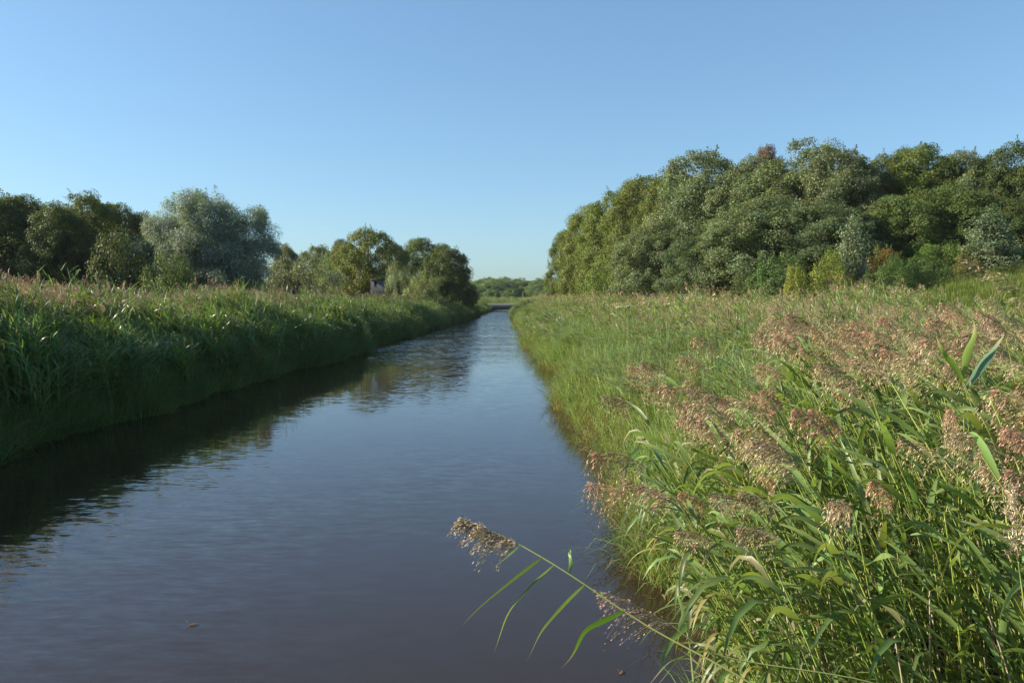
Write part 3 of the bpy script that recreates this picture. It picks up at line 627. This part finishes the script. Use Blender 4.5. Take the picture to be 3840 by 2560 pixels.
# left side
LG = 'trees behind the left bank'
LT = [('round', -22, 42, 198, 66, DK, 'dark tree cut by the left edge of the picture'),
 ('round', 28, 34, 199, 68, (.078,.100,.026), 'dark green tree second from the left edge'),
 ('round', 60, 28, 203, 64, DK, 'dark rounded tree in front of the highest left trees'),
 ('round', 88, 30, 195, 72, (.11,.125,.024), 'olive topped tree, highest of the dark trees left of the willow'),
 ('round', 122, 26, 207, 77, (.09,.11,.026), 'dark olive tree left of the silvery willow'),
 ('round', 148, 20, 213, 84, (.085,.105,.026), 'small dark tree touching the left side of the silvery willow'),
 ('bush', 121, 26, 238, 61, (.070,.090,.028), 'yellow green shrub at the left foot of the silvery willow'),
 ('bush', 166, 22, 264, 58, (.085, .115, .028), 'green shrub before the silvery willow'),
 ('round', 104, 30, 206, 92, DK, 'dark tree filling the gap behind the olive topped tree left of the willow'),
 ('round', 8, 40, 204, 90, DK, 'dark tree showing behind the two trees at the left edge'),
 ('silverbush', 295, 42, 257, 78, (.14,.16,.08), 'silvery spreading shrub between the willow and the round tree'),
 ('round', 287, 14, 244, 120, OL, 'small round tree just right of the willow'),
 ('round', 318, 20, 246, 125, OL, 'wide low tree behind the silvery spreading shrub'),
 ('round', 343, 13, 241, 118, (.075, .10, .03), 'small tree touching the left side of the round tree'),
 ('bush', 330, 15, 258, 104, (.15, .19, .05), 'pale yellow green shrub left of the round tree'),
 ('round', 370, 31, 234, 96, (.14,.16,.03), 'round tree with olive leaves behind the wooden hut'),
 ('round', 424, 27, 240, 112, (.10,.13,.03), 'dark tree with a domed top, right of the round tree'),
 ('round', 448, 25, 248, 106, (.085,.115,.03), 'dark tree at the right end of the left tree line'),
 ('silverbush', 400, 17, 265, 90, (.17,.20,.09), 'pale silvery shrub beside the wooden hut'),
 ('silverbush', 421, 19, 275, 88, (.19,.22,.075), 'low pale green shrub under the dark domed tree')]
for k, px, hw, top, Y, col, lab in LT:
    tree('shrub' if 'bush' in k else 'tree', k, px, hw*(1.25 if k == 'round' and px < 160 else 1.08 if px < 400 else .95), top, Y, col, lab, 'shrub' if 'bush' in k else 'tree', LG)
# silvery willow: drooping clumps on a spreading frame
def willow():
    Y = 70.0; r = np.random.default_rng(77); g0 = at(203, 290, Y); gz = float(land(g0[0], Y)[0]); cs = []
    lobes = [(187, 202, 22, 13), (166, 228, 20, 13), (147, 254, 18, 18), (214, 209, 20, 13), (249, 217, 18, 13), (264, 240, 11, 17), (228, 232, 20, 12), (200, 232, 22, 12), (215, 245, 38, 26), (185, 262, 34, 24), (240, 262, 28, 24), (137, 268, 10, 14), (165, 278, 26, 14), (225, 275, 34, 16), (200, 240, 40, 30)]
    for (cx, cy, rx, ry) in lobes:
        n = int(rx*ry/16)+5
        for k in range(n):
            a = r.uniform(0, 6.283); q = math.sqrt(r.random()); p = at(cx+rx*q*math.cos(a)*.85, cy+ry*q*math.sin(a)*.8, Y)
            cs.append((p[0]-g0[0], r.uniform(-1, 1)*rx/F*Y*1.3*math.sqrt(1-.8*q*q), p[2]-gz, r.uniform(.5, .9)))
    b, cc = crown(78, 6, 12, 1, 0, .8, 520, .24, .045, pale=.5, hang=.5, centers=cs, spikes=26)
    root = empty('willow', (g0[0], Y, gz)); tag(root, 'large silvery grey willow with billowing crown above the left reeds', 'tree', LG)
    c = b.build('crown', [M_crown], root); c.color = (.150, .190, .115, 1)
    trunk(79, cc, 10, .4).build('trunk', [M_bark], root, smooth=True)
willow()
# far-off wood beyond the bend
fp = []
for i, (kk, col) in enumerate([('round', (.06, .10, .04)), ('silver', (.075, .10, .055)), ('round', (.08, .105, .045)), ('cone', (.065, .10, .045))]):
    o = bpy.data.objects.new('far_tree', PR[kk][i % len(PR[kk])][0]); o.color = (*col, 1); fp.append(o)
r = np.random.default_rng(31); n = 900; x = r.uniform(-190, 110, n); y = r.uniform(235, 330, n); hgt = np.interp(y, [235, 255, 290, 330], [.32, .50, .70, .90])*r.uniform(.85, 1.12, n)*np.where(r.random(n) < .0, 1, .88)
ii = r.integers(0, 4, n); s = np.where(ii == 3, hgt*1.8, hgt)
o = scatter('far_wood', fp, np.stack([x, y, np.full(n, .5)], 1), np.stack([0*x, 0*x, r.uniform(0, 6, n)], 1), np.stack([hgt*1.7, hgt*1.7, s*.9], 1), ii, 'distant mixed wood closing the view beyond the canal')
o.color = (.115, .165, .05, 1)

# ------------------------------------------------------------------ wooden hut on stilts
Y = 84.0; pl_, pr_ = at(370.5, 279, Y), at(384.5, 279, Y); hx = (pl_[0]+pr_[0])/2; hw_ = (pr_[0]-pl_[0]); topz = pl_[2]; floorz = topz-2.0
hut = empty('wooden_hut', (hx, Y, float(land(hx, Y)[0])), R(9)); tag(hut, 'small grey weathered board hut standing above the left reeds', 'hut')
gz = float(land(hx, Y)[0]); W_ = hw_*.92; D_ = 1.3; fz = floorz-gz; tz = topz-gz-.08
def part(mb, name, m, parent=hut): return mb.build(name, [m], parent)
b = MB(); nb_ = 11; bw = W_/nb_; wx0, wx1, wz0, wz1 = -W_/2+3*bw, -W_/2+5*bw, tz-.52, tz-.16
for k in range(nb_):
    cx = -W_/2+(k+.5)*bw; dy = .006*((k*7) % 3)
    if k in (3, 4):
        box(b, (cx, -D_/2-dy, (fz+wz0)/2), (bw*.94, .03, wz0-fz), (1, 1, 1)); box(b, (cx, -D_/2-dy, (wz1+tz)/2), (bw*.94, .03, tz-wz1), (1, 1, 1))
    else: box(b, (cx, -D_/2-dy, (fz+tz)/2-.02*((k*5) % 3)), (bw*.94, .03, tz-fz), (1, 1, 1))
part(b, 'front_wall', M_board)
b = MB(); box(b, (-W_/2+.02, 0, (fz+tz)/2), (.04, D_-.06, tz-fz), (1, 1, 1)); part(b, 'side_wall', M_boardpale_lit)  # left wall: the sun falling on it is painted in by the pale boards
b = MB(); box(b, (W_/2-.02, 0, (fz+tz)/2), (.04, D_-.06, tz-fz), (1, 1, 1)); part(b, 'side_wall', M_board)
b = MB(); box(b, (0, D_/2, (fz+tz)/2), (W_, .04, tz-fz), (1, 1, 1)); part(b, 'back_wall', M_board)
b = MB(); box(b, ((wx0+wx1)/2, -D_/2+.05, (wz0+wz1)/2), (wx1-wx0+.04, .03, wz1-wz0+.04), (1, 1, 1)); wn = part(b, 'window', M_void)
b = MB(); box(b, (wx0-.0, -D_/2-.035, (wz0+wz1)/2), (.03, .02, wz1-wz0), (1, 1, 1)); box(b, ((wx0+wx1)/2, -D_/2-.035, wz0-.02), (wx1-wx0, .02, .04), (1, 1, 1)); b.build('frame', [M_board], wn)
b = MB(); box(b, (0, 0, tz+.05), (W_+.22, D_+.3, .09), (1, 1, 1)); part(b, 'roof', M_roof)
b = MB(); tube(b, [[wx0+.05, -D_/2-.05, wz0], [wx0+.07, -D_/2-.05, fz+.6], [wx0+.0, -D_/2-.05, fz+.1]], .018, (1, 1, 1), 5); part(b, 'door_batten', M_boardpale_lit)
for sx_ in (-1, 1):
    for sy_ in (-1, 1):
        b = MB(); tube(b, [[sx_*(W_/2-.1), sy_*(D_/2-.1), 0], [sx_*(W_/2-.1), sy_*(D_/2-.1), fz]], .06, (1, 1, 1), 8); part(b, 'post', M_bark)
b = MB(); box(b, (0, 0, fz-.04), (W_, D_, .07), (1, 1, 1)); part(b, 'floor', M_board)

# ------------------------------------------------------------------ pipe across the canal
Y = 150.0; pt = at(500, 302.8, Y)[2]; pb_ = at(500, 309.3, Y)[2]; rad = (pt-pb_)/2; zc = (pt+pb_)/2
pipe = empty('pipeline', (-2.5, Y, zc)); tag(pipe, 'wide grey green steel pipe spanning the canal just above the water', 'pipe')
b = MB(); tube(b, [[-8, 0, 0], [0, 0, 0], [8, 0, 0]], rad, (1, 1, 1), 40); b.build('tube', [M_pipe], pipe, smooth=False)
for f in pipe.children[0].data.polygons: f.use_smooth = len(f.vertices) == 4
for xx in (-3.1, 3.3):
    b = MB(); tube(b, [[xx-.05, 0, 0], [xx+.05, 0, 0]], rad+.04, (1, 1, 1), 40); b.build('joint_ring', [M_pipe], pipe)

# ------------------------------------------------------------------ small things on the water and umbels
def floating_leaf(px, py, label, s, rz):
    v = at(px, py, 10.0)-np.array([0, 0, 3]); t = 3.0/(-v[2]); p = v*t; r = np.random.default_rng(int(px))
    b = MB(); ribbons(b, [[-s/2, 0, 0]], [[1, 0, .22]], s, s*.5, (.16, .075, .035), S=8, droop=.42, fold=.5, roll=np.array([.1]), r=r)
    root = empty('floating_leaf', (p[0], p[1], .008), rz); tag(root, label, 'leaf')
    b.build('blade', [M_plume], root); b = MB(); tube(b, [[-s/2, 0, 0], [-s*.7, 0, .02], [-s*.85, .01, .045]], .002, (.4, .35, .25), 4); b.build('stalk', [M_plume], root)
floating_leaf(194.6, 624, 'small curled brown leaf floating alone on the open water at the lower left', .085, .4)
floating_leaf(621, 672, 'small brown leaf floating by the foot of the near reeds', .07, 1.2)
def umbel(px, py, Y, label):
    p = at(px, py, Y); gz = float(land(p[0], Y)[0]); H = p[2]-gz; r = np.random.default_rng(int(px)); root = empty('umbel_plant', (p[0], Y, gz)); tag(root, label, 'wildflower', 'cream umbels in the right reed bed')
    b = MB(); tube(b, [[0, 0, 0], [.02, 0, H*.5], [0, 0, H-.06]], .006, (.2, .24, .08), 5); b.build('stem', [M_stem], root)
    n = 160; a = r.uniform(0, 6.28, n); q = .075*np.sqrt(r.random(n)); P = np.stack([q*np.cos(a), q*np.sin(a), H-.02-q*q*1.5], 1)
    b = MB(); diamonds(b, P, nrm(r.normal(size=(n, 3))+np.array([0, 0, .5])), .03, .025, jitter_col((.46, .42, .28), n, r, .15), r=r)
    for k in range(12): b.add(*[np.array([[0, 0, H-.1], [.004, 0, H-.1], P[k], P[k]+[.004, 0, 0]]), [[0, 1, 3, 2]], (.2, .24, .08)])
    b.build('flower_head', [M_plume], root)
umbel(667, 303, 17, 'cream flower umbel standing alone in the right reed bed, rightmost of three')
umbel(619, 306, 20, 'cream flower umbel, leftmost of the three in the right reed bed')
umbel(628, 305, 19, 'cream flower umbel, the middle one of three in the right reed bed')

# scraps of weed and fallen blades drifting against the right bank
r = np.random.default_rng(55); n = 520; y = r.uniform(6.5, 26, n); x = right_edge(y)-np.abs(r.normal(0, .28, n)); b = MB()
D = np.stack([r.normal(size=n), r.normal(size=n), np.zeros(n)], 1); q = nrm(D); sd = np.stack([-q[:, 1], q[:, 0], 0*x], 1); L = r.uniform(.015, .06, n)[:, None]; W = r.uniform(.004, .012, n)[:, None]
P = np.stack([x, y, np.full(n, .006)], 1); V = np.stack([P-q*L, P-sd*W, P+q*L, P+sd*W], 1)
b.add(V.reshape(-1, 3), np.arange(n*4).reshape(n, 4), np.repeat(jitter_col((.10, .09, .035), n, r, .5, .3), 4, 0))
tag(b.build('floating_weed', [M_grass]), 'scraps of floating weed along the right waterline', kind='stuff')

# thin summer haze
hb = MB(); box(hb, (0, 180, 14.5), (560, 420, 33), (1, 1, 1)); m, t = mat('haze_air'); pv = t.nodes.new('ShaderNodeVolumePrincipled'); pv.inputs['Density'].default_value = .0001; pv.inputs['Color'].default_value = (.86, .92, 1, 1)
t.links.new(pv.outputs[0], t.nodes.new('ShaderNodeOutputMaterial').inputs[1]); tag(hb.build('haze', [m]), 'thin pale haze in the air', kind='stuff')
